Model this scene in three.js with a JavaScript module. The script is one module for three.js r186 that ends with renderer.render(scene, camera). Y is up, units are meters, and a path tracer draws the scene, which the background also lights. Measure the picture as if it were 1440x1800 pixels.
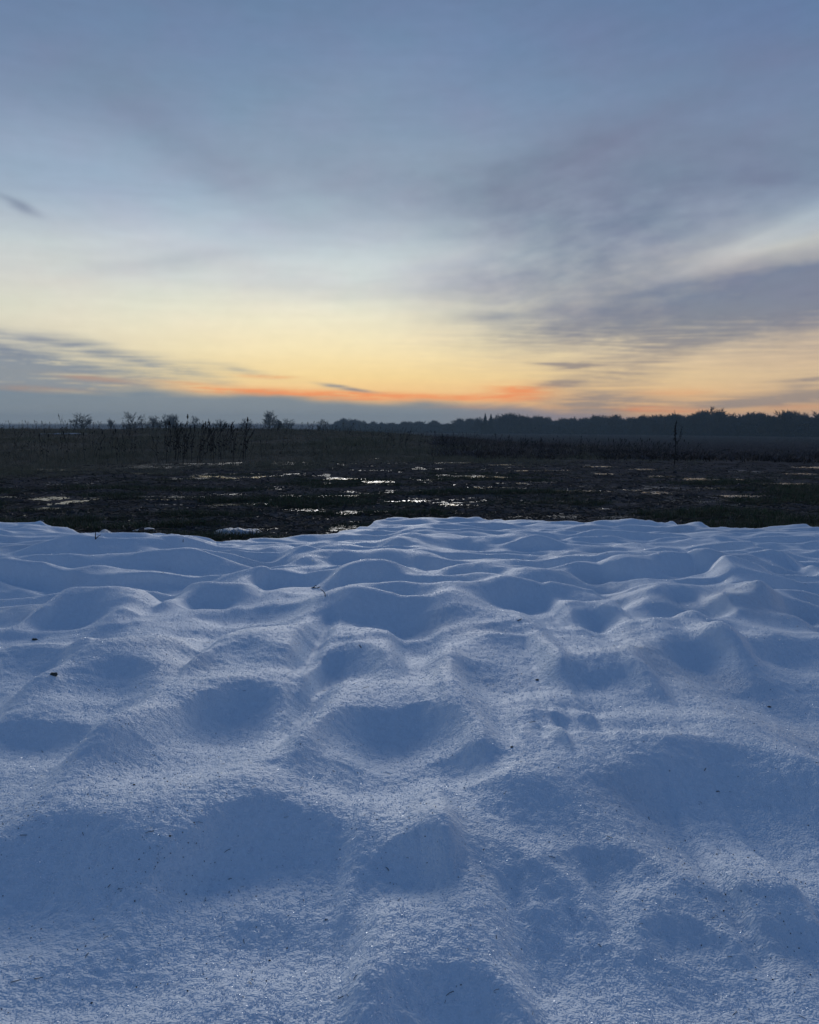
import * as THREE from 'three';
import { mergeGeometries } from 'three/addons/utils/BufferGeometryUtils.js';

// ------------------------------------------------------------------ camera, sky, sun, exposure
const EYE = 0.8, PITCH = 6.13, FOV = 63.94;
const D2R = Math.PI / 180;
const scene = new THREE.Scene();
const camera = new THREE.PerspectiveCamera(FOV, 819 / 1024, 0.05, 3000);
camera.position.set(0, EYE, 0);
camera.rotation.set(-PITCH * D2R, 0, 0);
camera.updateMatrixWorld(true);
const renderer = new THREE.WebGLRenderer({ antialias: true });
renderer.setSize(819, 1024);
renderer.toneMapping = THREE.LinearToneMapping;
renderer.toneMappingExposure = 1.0;
renderer.shadowMap.enabled = true;

// the sun is already behind the bank of cloud on the horizon: a weak, very soft, low light
const sun = new THREE.DirectionalLight(new THREE.Color(1.0, 0.98, 0.96), 0.95);
sun.position.set(-0.045 * 60, 0.30 * 60, -60);
sun.castShadow = true;
sun.shadow.radius = 32;
sun.shadow.mapSize.set(2048, 2048);
Object.assign(sun.shadow.camera, { left: -14, right: 14, top: 14, bottom: -14, near: 1, far: 140 });
scene.add(sun);
scene.fog = new THREE.FogExp2(new THREE.Color(0.60, 0.83, 0.95), 0.00065);

// ------------------------------------------------------------------ small tools
function rng(seed) { let s = seed >>> 0; return () => { s = (s + 0x6D2B79F5) >>> 0; let t = Math.imul(s ^ (s >>> 15), 1 | s); t = (t + Math.imul(t ^ (t >>> 7), 61 | t)) ^ t; return ((t ^ (t >>> 14)) >>> 0) / 4294967296; }; }
const PERM = new Uint8Array(512), GX = new Float32Array(256), GY = new Float32Array(256);
{ const r = rng(91); const p = [...Array(256).keys()]; for (let i = 255; i > 0; i--) { const j = Math.floor(r() * (i + 1)); [p[i], p[j]] = [p[j], p[i]]; }
  for (let i = 0; i < 512; i++) PERM[i] = p[i & 255];
  for (let i = 0; i < 256; i++) { const a = r() * 6.2831853; GX[i] = Math.cos(a); GY[i] = Math.sin(a); } }
function gn(x, y) {                                                    // gradient noise, about -0.7 .. 0.7
  const xi = Math.floor(x), yi = Math.floor(y), fx = x - xi, fy = y - yi, X = xi & 255, Y = yi & 255;
  const u = fx * fx * fx * (fx * (fx * 6 - 15) + 10), v = fy * fy * fy * (fy * (fy * 6 - 15) + 10);
  const a = PERM[PERM[X] + Y], b = PERM[PERM[X + 1] + Y], c = PERM[PERM[X] + Y + 1], d = PERM[PERM[X + 1] + Y + 1];
  const n0 = GX[a] * fx + GY[a] * fy, n1 = GX[b] * (fx - 1) + GY[b] * fy, n2 = GX[c] * fx + GY[c] * (fy - 1), n3 = GX[d] * (fx - 1) + GY[d] * (fy - 1);
  return n0 + u * (n1 - n0) + v * (n2 - n0 + u * (n0 - n1 - n2 + n3));
}
function fbm(x, y, oct) { let s = 0, a = 1, n = 0; for (let i = 0; i < oct; i++) { s += a * gn(x, y); n += a; a *= 0.5; x = x * 2.03 + 17.3; y = y * 2.03 - 9.1; } return s / n * 1.4; }
const clamp = (x, a = 0, b = 1) => Math.min(b, Math.max(a, x));
const sstep = (a, b, x) => { const t = clamp((x - a) / (b - a)); return t * t * (3 - 2 * t); };
const mix = (a, b, t) => a + (b - a) * t;
const toLin = (c) => (c <= 0.04045 ? c / 12.92 : ((c + 0.055) / 1.055) ** 2.4);
const C = (r, g, b) => new THREE.Color().setRGB(r, g, b);              // linear base colour
function poly(pts, x) { if (x <= pts[0][0]) return pts[0][1]; for (let i = 1; i < pts.length; i++) if (x <= pts[i][0]) { const [a, b] = pts[i - 1], [c, d] = pts[i], t = (x - a) / (c - a); return b + (d - b) * t; } return pts[pts.length - 1][1]; }
const F = 900 / Math.tan(FOV / 2 * D2R), CP = Math.cos(PITCH * D2R), SP = Math.sin(PITCH * D2R);
function ray(px, py) { const x = (px - 720) / F, y = (900 - py) / F, l = Math.hypot(x, y, 1); return [x / l, (y * CP - SP) / l, (-CP - y * SP) / l]; }   // a direction in the place
function azel(px, py) { const d = ray(px, py); return [Math.atan2(d[0], -d[2]) / D2R, Math.asin(d[1]) / D2R]; }
function spot(px, py, level = 0) { const d = ray(px, py), t = (level - EYE) / d[1]; return [d[0] * t, d[2] * t, t]; }                              // where it meets a level
function away(px, dist) { const d = ray(px, 745), h = Math.hypot(d[0], d[2]); return [d[0] / h * dist, d[2] / h * dist]; }                       // that bearing, that far

// ------------------------------------------------------------------ the sky: clear air after sunset, veils and streaks of cloud
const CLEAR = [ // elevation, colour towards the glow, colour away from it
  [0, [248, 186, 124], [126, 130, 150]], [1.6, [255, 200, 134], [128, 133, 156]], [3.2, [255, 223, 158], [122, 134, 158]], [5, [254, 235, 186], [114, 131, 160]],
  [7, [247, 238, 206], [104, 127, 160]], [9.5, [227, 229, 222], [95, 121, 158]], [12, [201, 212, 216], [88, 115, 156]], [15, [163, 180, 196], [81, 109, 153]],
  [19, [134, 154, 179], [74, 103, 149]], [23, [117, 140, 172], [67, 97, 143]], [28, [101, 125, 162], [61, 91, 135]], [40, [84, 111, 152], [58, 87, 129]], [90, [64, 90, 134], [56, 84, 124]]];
const blobs = (rows) => rows.map(([px, py, rx, ry, turn, k]) => { const [a, e] = azel(px, py); return { a, e, rx: rx * 0.0385, ry: ry * 0.0385, c: Math.cos(turn * D2R), s: Math.sin(turn * D2R), k }; });
function sum(list, a, e) { let t = 0; for (const b of list) { const x = a - b.a, y = e - b.e; if (Math.abs(x) > 3 * (b.rx + b.ry)) continue; const u = (x * b.c + y * b.s) / b.rx, v = (-x * b.s + y * b.c) / b.ry, q = u * u + v * v; if (q < 7) t += b.k * Math.exp(-q * 1.1); } return t; }
const greyCloud = blobs([[1210, 540, 310, 62, 7, .78], [1420, 500, 150, 48, 16, .8], [1060, 440, 210, 95, 4, .5], [1180, 320, 320, 105, 10, .5], [1200, 608, 130, 22, 10, .42], [1010, 585, 190, 26, 0, .3], [1390, 330, 140, 60, 12, .22],
  [1330, 432, 190, 15, 17, -.36], [1440, 395, 100, 40, 17, -.35], [930, 300, 190, 60, 12, .3], [1180, 190, 300, 34, 14, .22], [1080, 90, 260, 70, 4, .12], [330, 262, 190, 42, -28, .3], [190, 120, 220, 70, -6, .16], [720, 350, 190, 60, 0, .24], [560, 290, 150, 40, -8, .2],
  [860, 500, 150, 40, 4, .24], [880, 552, 90, 10, 3, .3], [560, 500, 200, 20, -3, .1], [310, 460, 170, 15, 8, .16], [26, 360, 44, 8, -20, .5],
  [60, 636, 190, 18, -7, .62], [95, 603, 190, 11, -8, .46], [270, 640, 120, 11, -14, .42], [0, 672, 250, 20, -3, .85], [0, 648, 110, 20, 0, .5], [-160, 650, 260, 50, 0, .7],
  [985, 638, 42, 4, -3, 1.3], [1012, 645, 34, 3, 4, .7], [985, 673, 50, 7, 4, .9], [1090, 655, 100, 22, 4, .4], [1040, 706, 110, 24, 0, .85], [1230, 706, 110, 11, 2, .45], [1400, 699, 110, 8, 3, 1.1], [1330, 707, 60, 5, 1, .8], [1428, 666, 46, 4, 4, 1.1], [1398, 681, 24, 4, 4, .6],
  [612, 683, 38, 3.5, -7, 1.1], [640, 690, 40, 3, -4, .5], [430, 652, 60, 7, -8, .3], [1560, 560, 200, 60, 8, .6], [1640, 690, 200, 30, 0, .6]]);
const paleVeil = blobs([[110, 290, 260, 75, -8, .55], [420, 420, 330, 70, 6, .3], [640, 150, 240, 60, 24, .14], [1150, 245, 330, 26, 14, .1], [800, 470, 120, 14, 4, .3], [780, 500, 130, 12, 4, .3], [1320, 436, 200, 15, 17, .3], [700, 530, 150, 40, 0, .1]]);
const fire = blobs([[430, 688, 110, 5, -3, .75], [560, 693, 130, 7, -3, .95], [690, 696, 100, 6, -1, .6], [840, 700, 110, 6, 0, .7], [910, 689, 58, 12, 0, .95], [1132, 718, 42, 5, 0, .9], [470, 662, 44, 3, -2, .5], [330, 676, 60, 4, -6, .4], [1196, 722, 50, 6, 0, .4], [160, 664, 60, 5, -4, .35], [60, 684, 70, 4, -2, .35], [860, 716, 170, 3, 0, .18], [1190, 690, 60, 6, 0, .25], [1420, 716, 70, 6, 0, .25]]);
const GLOW_AZ = azel(640, 640)[0];
function makeSky() {
  const W = 4096, H = 2048, data = new Float32Array(W * H * 4), col = [0, 0, 0];
  for (let j = 0; j < H; j++) {
    const el = (j + 0.5) / H * 180 - 90;
    if (el < 0) { for (let i = 0; i < W; i++) { const k = (j * W + i) * 4; data[k] = 0.03; data[k + 1] = 0.035; data[k + 2] = 0.05; data[k + 3] = 1; } continue; }
    let r0 = 0; while (r0 < CLEAR.length - 2 && el > CLEAR[r0 + 1][0]) r0++;
    const A = CLEAR[r0], B = CLEAR[r0 + 1], t = (el - A[0]) / (B[0] - A[0]);
    const sinE = Math.sin(el * D2R) + 0.045, cosE = Math.cos(el * D2R);
    for (let i = 0; i < W; i++) {
      const phi = ((i + 0.5) / W - 0.5) * 2 * Math.PI;
      let az = phi / D2R + 90; if (az > 180) az -= 360;
      const da = Math.abs(((az - GLOW_AZ + 540) % 360) - 180);
      const toGlow = Math.exp(-Math.pow(da / 62, 2));
      const side = clamp((az - GLOW_AZ) / 26, -1, 1) * Math.exp(-Math.pow(da / 50, 4));
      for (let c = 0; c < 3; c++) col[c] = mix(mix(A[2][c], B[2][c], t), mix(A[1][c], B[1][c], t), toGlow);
      { const off = (1 - Math.exp(-Math.pow(da / 23, 2))) * 0.72 * sstep(1, 4, el) * sstep(14, 8, el) * (da < 70 ? 1 : sstep(110, 70, da)); const cream = az > GLOW_AZ ? [228, 192, 158] : [220, 218, 204]; for (let c = 0; c < 3; c++) col[c] = mix(col[c], cream[c] , off); }
      // cloud sheet: position on a level layer, so that streaks close up towards the horizon
      const near = da < 64 && el < 36;
      const px = Math.cos(phi) * cosE / sinE, pz = -Math.sin(phi) * cosE / sinE;
      const q = 0.94, s = 0.34, ux = px * q - pz * s, uz = px * s + pz * q;
      const w = fbm(ux * 0.5 + 3.1, uz * 0.5, 3);
      const streak = fbm(ux * 0.32 + w * 0.9, uz * 1.1 + w * 1.6, near ? 5 : 3);
      const wa = az + 1.7 * fbm(az * 0.11 + 5, el * 0.32, 3), we = el + 0.55 * fbm(az * 0.09 - 4, el * 0.5 + 8, 4);
      const fine = near ? fbm(az * 0.2 + we * 0.1 + 20, we * 1.9 - az * 0.34 * sstep(2, 12, az) + 0.8 * w, 6) : 0;
      const low = near && el < 9 ? fbm(az * 0.22 + el * 0.7 + 4, el * 7.5 + az * 0.16 + 2.2 * fbm(az * .1, el * .8, 2), 5) : 0;
      const veil = clamp(sum(paleVeil, wa, we) * (0.85 + 0.5 * streak));
      const vcol = [mix(228, 164, sstep(3, 13, el)), mix(222, 180, sstep(3, 13, el)), mix(205, 207, sstep(3, 13, el))];
      for (let c = 0; c < 3; c++) col[c] = mix(col[c], vcol[c], veil * 0.8);
      const g0 = near ? sum(greyCloud, wa, we) : 0;
      const loose = 0.17 * (0.5 + 0.5 * sstep(-.1, .5, streak)) * sstep(5, 12, el);
      let g = g0 * (0.95 + 0.24 * fine * sstep(2, 6, el) + (near ? 0.34 * fbm(az * 0.42 + el * .2, el * 0.95 - az * .12 + 3, 5) * sstep(2, 6, el) : 0) + 0.35 * streak + 1.35 * low * sstep(8, 4, el)) + loose * (0.5 + streak);
      g = clamp(g) * (1 - 0.10 * sstep(0.7, 1.2, g));
      // bank of grey haze and cloud low over the left and middle of the horizon
      const bankTop = poly([[-60, 2.4], [-27, 2.35], [-16, 2.1], [-9, 1.95], [-4, 1.62], [2, 1.45], [7, 1.3], [10, .9], [16, .35], [26, .4], [60, 1.5]], az) + 0.25 * fbm(az * .16, 2.2, 3);
      const bank = 0.93 * sstep(0.42, -0.42, el + 0.26 * fine - bankTop) * (az > 60 || az < -70 ? 0.6 : 1);
      const warm = sstep(8.5, 2.5, el) * sstep(-9, 6, az);
      const gc = [mix(mix(104, 116, toGlow), 158, warm), mix(mix(116, 128, toGlow), 143, warm), mix(150, 134, warm)];
      if (el < 6 && az < -4) { const k = sstep(6, 3, el) * sstep(-2, -12, az); gc[0] = mix(gc[0], 134, k); gc[1] = mix(gc[1], 144, k); gc[2] = mix(gc[2], 156, k); }
      for (let c = 0; c < 3; c++) col[c] = mix(col[c], gc[c], g * 0.97);
      const bc = [127 + 30 * sstep(0, 12, az), 141 + 2 * sstep(0, 12, az), 153 - 6 * sstep(0, 12, az)];
      for (let c = 0; c < 3; c++) col[c] = mix(col[c], bc[c], bank);
      if (near && el < 5) {
        const f = clamp(sum(fire, az + 0.5 * fbm(az * .3, el, 2), el + 0.12 * fine) * (0.95 + 2.0 * low));
        for (let c = 0; c < 3; c++) col[c] = mix(col[c], [252, 150, 92][c], f * 0.8);
      }
      if (near) { const h1 = 5 * fbm(az * .13 + 3, el * .3, 3) * sstep(3, 9, el), h2 = 4 * fbm(az * .1 - 8, el * .22 + 6, 3) * sstep(3, 9, el); col[0] += h1; col[1] -= h1 * .35 - h2 * .5; col[2] += h2; }
      const grain = near ? 1 + 0.016 * fbm(az * 0.8, el * 1.6, 3) + 0.02 * fine * sstep(0, 6, el) : 1;
      const k = (j * W + i) * 4;
      for (let c = 0; c < 3; c++) data[k + c] = toLin(clamp(col[c] * grain / 255, 0, 1.05));
      if (side > 0) { const dk = 1 - 0.10 * side * sstep(6, 16, el); data[k] *= dk; data[k + 1] *= dk; data[k + 2] *= 1 - 0.05 * side * sstep(6, 16, el); }
      data[k + 3] = 1;
    }
  }
  const tex = new THREE.DataTexture(data, W, H, THREE.RGBAFormat, THREE.FloatType);
  tex.mapping = THREE.EquirectangularReflectionMapping;
  tex.minFilter = tex.magFilter = THREE.LinearFilter;
  tex.wrapS = THREE.RepeatWrapping;
  tex.needsUpdate = true;
  return tex;
}
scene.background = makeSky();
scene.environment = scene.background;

// ------------------------------------------------------------------ how objects are named and described
const taken = new Map();
function numbered(name) { const n = taken.get(name) ?? 0; taken.set(name, n + 1); return n ? `${name}_${String(n).padStart(3, '0')}` : name; }
function shadows(o) { o.traverse((m) => { if (m.isMesh) { m.castShadow = true; m.receiveShadow = true; } }); return o; }
function setting(name, geometry, material, kind = 'structure') { const m = new THREE.Mesh(geometry, material); m.name = numbered(name); m.userData.kind = kind; shadows(m); scene.add(m); return m; }
function part(parent, name, geometry, material) { const m = new THREE.Mesh(geometry, material); m.name = name; shadows(m); parent.add(m); return m; }
function thing(name, label, category, [x, y, z], turn = 0, group) { const o = new THREE.Group(); o.name = numbered(name); o.position.set(x, y, z); o.rotation.y = turn; o.userData = { label, category }; if (group) o.userData.group = group; scene.add(o); return o; }
function solid(name, geometry, material, label, category, [x, y, z], turn = 0, group) { const o = new THREE.Mesh(geometry, material); o.name = numbered(name); o.position.set(x, y, z); o.rotation.y = turn; o.userData = { label, category }; if (group) o.userData.group = group; shadows(o); scene.add(o); return o; }
function again(proto, name, label, [x, y, z], turn, scale = 1, tilt = 0) { const o = proto.clone(); o.name = numbered(name); o.position.set(x, y, z); o.rotation.set(0, turn, tilt); o.scale.setScalar(scale); if (label) o.userData.label = label; scene.add(o); return o; }
function scatter(name, geometry, material, places, colours) {         // uncountable small stuff: [matrix]
  const m = new THREE.InstancedMesh(geometry, material, places.length); m.name = numbered(name); m.userData.kind = 'stuff';
  places.forEach((p, i) => m.setMatrixAt(i, p)); if (colours) colours.forEach((c, i) => m.setColorAt(i, c));
  m.castShadow = m.receiveShadow = true; scene.add(m); return m;
}
const _m = new THREE.Matrix4(), _q = new THREE.Quaternion(), _e = new THREE.Euler(), _p = new THREE.Vector3(), _s = new THREE.Vector3();
function placed(x, y, z, rx, ry, rz, sx, sy = sx, sz = sx) { return new THREE.Matrix4().compose(_p.set(x, y, z), _q.setFromEuler(_e.set(rx, ry, rz, 'YXZ')), _s.set(sx, sy, sz)); }
class Bits { // collects tapered tubes and loose faces into one geometry
  constructor() { this.p = []; this.i = []; }
  tube(pts, r0, r1, sides = 3) {
    const base = this.p.length / 3, n = pts.length;
    for (let k = 0; k < n; k++) {
      const a = pts[Math.max(0, k - 1)], b = pts[Math.min(n - 1, k + 1)];
      let dx = b[0] - a[0], dy = b[1] - a[1], dz = b[2] - a[2]; const l = Math.hypot(dx, dy, dz) || 1; dx /= l; dy /= l; dz /= l;
      let ax = Math.abs(dy) > 0.9 ? [1, 0, 0] : [0, 1, 0];
      let ux = dy * ax[2] - dz * ax[1], uy = dz * ax[0] - dx * ax[2], uz = dx * ax[1] - dy * ax[0]; const ul = Math.hypot(ux, uy, uz); ux /= ul; uy /= ul; uz /= ul;
      const vx = dy * uz - dz * uy, vy = dz * ux - dx * uz, vz = dx * uy - dy * ux, r = mix(r0, r1, k / (n - 1));
      for (let s = 0; s < sides; s++) { const t = s / sides * 6.2832, c = Math.cos(t) * r, q = Math.sin(t) * r; this.p.push(pts[k][0] + ux * c + vx * q, pts[k][1] + uy * c + vy * q, pts[k][2] + uz * c + vz * q); }
    }
    for (let k = 0; k < n - 1; k++) for (let s = 0; s < sides; s++) { const a = base + k * sides + s, b = base + k * sides + (s + 1) % sides, c = a + sides, d = b + sides; this.i.push(a, b, c, b, d, c); }
    for (let s = 1; s < sides - 1; s++) this.i.push(base + (n - 1) * sides, base + (n - 1) * sides + s, base + (n - 1) * sides + s + 1);
  }
  tri(a, b, c) { const k = this.p.length / 3; this.p.push(...a, ...b, ...c); this.i.push(k, k + 1, k + 2); }
  blade(x, z, h, w, lean, dir, y0 = 0) { // a bent, tapered leaf of grass
    const cx = Math.cos(dir), cz = Math.sin(dir), px = -cz * w / 2, pz = cx * w / 2, k = this.p.length / 3;
    const q = (t) => [x + cx * lean * t * t, y0 + h * t * (1 - 0.25 * (lean / h) * t), z + cz * lean * t * t];
    const a = q(0), b = q(0.5), c = q(1);
    this.p.push(a[0] - px, a[1], a[2] - pz, a[0] + px, a[1], a[2] + pz, b[0] - px * .8, b[1], b[2] - pz * .8, b[0] + px * .8, b[1], b[2] + pz * .8, c[0], c[1], c[2]);
    this.i.push(k, k + 1, k + 2, k + 1, k + 3, k + 2, k + 2, k + 3, k + 4);
  }
  done() { const g = new THREE.BufferGeometry(); g.setAttribute('position', new THREE.Float32BufferAttribute(this.p, 3)); g.setIndex(this.i); g.computeVertexNormals(); return g; }
}
function lump(seed, rough = 0.35, detail = 1) { // an uneven clod or stone of radius about 1
  const g = new THREE.IcosahedronGeometry(1, detail), a = g.attributes.position, o = seed * 7.13;
  for (let i = 0; i < a.count; i++) { const x = a.getX(i), y = a.getY(i), z = a.getZ(i), k = 1 + rough * (gn(x * 1.7 + o, y * 1.7 + z * 1.3 - o) * 1.5 + 0.5 * gn(x * 4 - o, z * 4 + y * 3 + o)); a.setXYZ(i, x * k, y * k * 0.75, z * k); }
  g.computeVertexNormals(); return g;
}
// a sheet over rings (distances) and bearings (degrees, 0 = straight ahead), y from f(x, z, r, bearing)
function sheet(rings, bearings, f, colourOf, uvScale = 1) {
  const nr = rings.length, nb = bearings.length, P = new Float32Array(nr * nb * 3), U = new Float32Array(nr * nb * 2), K = colourOf ? new Float32Array(nr * nb * 3) : null, I = new Uint32Array((nr - 1) * (nb - 1) * 6);
  let w = 0;
  for (let j = 0; j < nr; j++) for (let i = 0; i < nb; i++) {
    const b = bearings[i] * D2R, r = typeof rings[j] === 'function' ? rings[j](bearings[i]) : rings[j], x = Math.sin(b) * r, z = -Math.cos(b) * r, k = j * nb + i;
    const y = f(x, z, r, bearings[i]);
    P[k * 3] = x; P[k * 3 + 1] = y; P[k * 3 + 2] = z; U[k * 2] = x * uvScale; U[k * 2 + 1] = z * uvScale;
    if (K) { const c = colourOf(x, z, r, bearings[i], y); K[k * 3] = c[0]; K[k * 3 + 1] = c[1]; K[k * 3 + 2] = c[2]; }
    if (j < nr - 1 && i < nb - 1) { I[w++] = k; I[w++] = k + 1; I[w++] = k + nb; I[w++] = k + 1; I[w++] = k + nb + 1; I[w++] = k + nb; }
  }
  const g = new THREE.BufferGeometry();
  g.setAttribute('position', new THREE.BufferAttribute(P, 3)); g.setAttribute('uv', new THREE.BufferAttribute(U, 2)); if (K) g.setAttribute('color', new THREE.BufferAttribute(K, 3));
  g.setIndex(new THREE.BufferAttribute(I, 1)); g.computeVertexNormals(); return g;
}
function bearingsOf(step, inner = 33) { const b = []; for (let a = -180; a < -78; a += 3) b.push(a); for (let a = -78; a < -inner - 0.2; a += 0.4) b.push(a); for (let a = -inner; a <= inner + 1e-6; a += step) b.push(a); for (let a = inner + 0.4; a < 78; a += 0.4) b.push(a); for (let a = 78; a < 180; a += 3) b.push(a); b.push(180); return b; }
function ringsOf(list) { const out = []; for (const [a, b, n] of list) for (let k = 0; k < n; k++) out.push(a * Math.pow(b / a, k / n)); out.push(list[list.length - 1][1]); return out; }
function dataTexture(size, fill, srgb = false) {
  const d = new Uint8Array(size * size * 4); for (let y = 0; y < size; y++) for (let x = 0; x < size; x++) { const c = fill(x, y), k = (y * size + x) * 4; d[k] = c[0]; d[k + 1] = c[1]; d[k + 2] = c[2]; d[k + 3] = 255; }
  const t = new THREE.DataTexture(d, size, size); t.wrapS = t.wrapT = THREE.RepeatWrapping; t.magFilter = THREE.LinearFilter; t.minFilter = THREE.LinearMipmapLinearFilter; t.generateMipmaps = true; if (srgb) t.colorSpace = THREE.SRGBColorSpace; t.needsUpdate = true; return t;
}

// ------------------------------------------------------------------ the ground: mud, then a rise of rough grass, then fields falling to the woods
// puddles: [photograph x from, x to, y, half depth in metres]; the ground is hollowed where each one lies
const POOLS = [[-30, 148, 829, .16], [208, 300, 835, .11], [328, 402, 841, .13], [392, 470, 843, .15], [446, 502, 841, .11], [572, 640, 846, .13], [628, 696, 851, .13], [-20, 34, 879, .10], [56, 108, 882, .18], [106, 154, 888, .26], [66, 106, 899, .18], [34, 58, 911, .12],
  [250, 330, 884, .08], [380, 470, 891, .09], [560, 640, 877, .09], [672, 738, 886, .07], [772, 838, 893, .07], [590, 640, 909, .07], [505, 560, 902, .08], [648, 690, 809, .16], [768, 835, 817, .18], [860, 905, 820, .13], [898, 945, 831, .12], [950, 1004, 830, .10], [1026, 1086, 837, .14], [1138, 1186, 841, .13],
  [1196, 1268, 846, .15], [1288, 1312, 847, .09], [822, 900, 842, .16], [788, 806, 857, .07], [826, 896, 861, .10], [908, 924, 853, .08], [968, 1032, 867, .11], [1040, 1076, 868, .09], [1082, 1118, 866, .08], [1136, 1178, 871, .10], [1050, 1078, 901, .08], [1006, 1024, 902, .06], [1386, 1440, 836, .14], [1118, 1156, 828, .13], [1030, 1076, 823, .13], [1340, 1420, 855, .12], [1230, 1300, 862, .09], [1270, 1330, 877, .08], [930, 990, 803, .2], [1060, 1150, 804, .16], [1210, 1290, 809, .16], [1400, 1470, 825, .2]]
  .map(([a, b, y, half]) => { const [x0, z0] = spot(a, y, -0.02), [x1, z1] = spot(b, y, -0.02); return { x: (x0 + x1) / 2, z: (z0 + z1) / 2, rx: Math.abs(x1 - x0) / 2 * 1.08, rz: half * 1.35 }; });
const CREST = [[-180, .3], [-60, .5], [-27, .55], [-16, .54], [-9, .52], [-4.5, .43], [-1, .30], [3, .14], [7, .0], [10, .0], [14, 0], [28, 0], [60, .2], [180, .3]];
const CREST_AT = [[-60, 36], [-27, 37], [-12, 40], [0, 38], [8, 30], [14, 22], [180, 24]];
function land(x, z, r, bearing) {       // the broad shape
  const hc = poly(CREST, bearing), dc = poly(CREST_AT, bearing);
  const rise = hc * sstep(0.40, 1, r / dc) + 0.012 * Math.max(0, r - 9) * sstep(-8, 10, bearing) * 0;
  const beyond = Math.max(0, r - dc);
  const low = -3.4 * (1 - Math.exp(-beyond / 150)) * (r > dc ? 1 : 0) * 1.12;
  return rise * Math.exp(-beyond / 60) + low;
}
const mudEnd = (bearing) => poly([[-60, 14.5], [-26, 14.5], [-10, 15], [0, 16], [8, 17], [14, 18.5], [28, 19], [60, 19]], bearing);
function ground(x, z, r = Math.hypot(x, z), bearing = Math.atan2(x, -z) / D2R) {
  let y = land(x, z, r, bearing);
  if (r < 3) return -0.06;
  const mud = sstep(mudEnd(bearing) + 2.5, mudEnd(bearing) - 0.5, r);
  const tufts = 1 - mud;
  const amp = mud * (r < 40 ? 1 : 0);
  if (amp > 0) {
    const ridgeLine = 0.5 - Math.abs(fbm(x * 1.1 + 40, z * 2.1, 3));
    const flat = mix(1, 0.85, sstep(5, 9, r));
    let h = flat * (0.022 * fbm(x * 0.8, z * 1.5 + 30, 2) + 0.022 * (ridgeLine - 0.3) + 0.030 * fbm(x * 3.4, z * 4.4, 4)) + 0.020 * Math.abs(fbm(x * 9 + 9, z * 11, 4));
    h += 0.012;
    let pit = 0;
    for (const p of POOLS) { const u = (x - p.x) / p.rx, v = (z - p.z) / p.rz; if (u * u + v * v < 6) pit = Math.max(pit, Math.exp(-Math.pow(u * u * u * u + v * v, 1) * 1.1)); }
    if (pit > 0.02) { pit *= 0.58 + 1.2 * fbm(x * 1.9 + 8, z * 4.6, 3); h = mix(h, h * 0.85 - 0.034, clamp(pit * 1.3)); }
    y += h * amp;
  }
  if (tufts > 0 && r < 130) y += tufts * (0.035 * fbm(x * 0.9, z * 0.9 + 7, 3) + 0.02 * Math.abs(fbm(x * 3.1 + 3, z * 3.1, 2))) * sstep(140, 40, r);
  return y;
}
const WATER = 0.0062;
const mossAt = (x, z) => sstep(-0.02, 0.24, fbm(x * 0.55 + 12, z * 1.25 - 4, 3));
{
  const rings = [0, ...ringsOf([[2.8, 4.0, 14], [4.0, 19, 330], [19, 45, 130], [45, 130, 40], [130, 760, 26]])];
  const g = sheet(rings, bearingsOf(0.11), ground, (x, z, r, b) => {
    const n = fbm(x * 2.2, z * 2.2, 3), mud = sstep(mudEnd(b) + 2, mudEnd(b) - 1, r), moss = mossAt(x, z) * mud * sstep(16, 10, r);
    const dry = [0.135 + .045 * n, 0.115 + .04 * n, 0.085 + .027 * n], wet = [0.095 + 0.06 * n, 0.083 + .053 * n, 0.077 + .047 * n], green = [0.048, 0.060, 0.030], field = [0.05, 0.041, 0.041];
    const far = sstep(24, 60, r);
    return [0, 1, 2].map((k) => mix(mix(mix(dry[k], field[k], far * 0.75), wet[k], mud), green[k], moss * 0.75));
  });
  const bump = dataTexture(512, (x, y) => { const u = x / 512 * 16, v = y / 512 * 16; const h = 128 + 90 * (0.6 * gn(u, v) + 0.5 * gn(u * 2.6, v * 2.6) + .4 * gn(u * 6, v * 6)); return [h, h, h]; });
  bump.repeat.set(1.1, 1.1);
  const wetness = dataTexture(1024, (x, y) => { const u = x / 1024 * 32, v = y / 1024 * 32, h = clamp(0.80 + 0.6 * (gn(u * .5, v * .5) + 0.7 * gn(u, v) + .5 * gn(u * 4, v * 4)), 0.6, 1) * 255; return [h, h, h]; });
  wetness.repeat.set(0.23, 0.23);
  const m = new THREE.MeshPhysicalMaterial({ vertexColors: true, specularIntensity: 0, roughness: 1, roughnessMap: wetness, bumpMap: bump, bumpScale: 0.010 });
  m.name = 'wet_soil';
  setting('ground', g, m);
}
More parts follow.
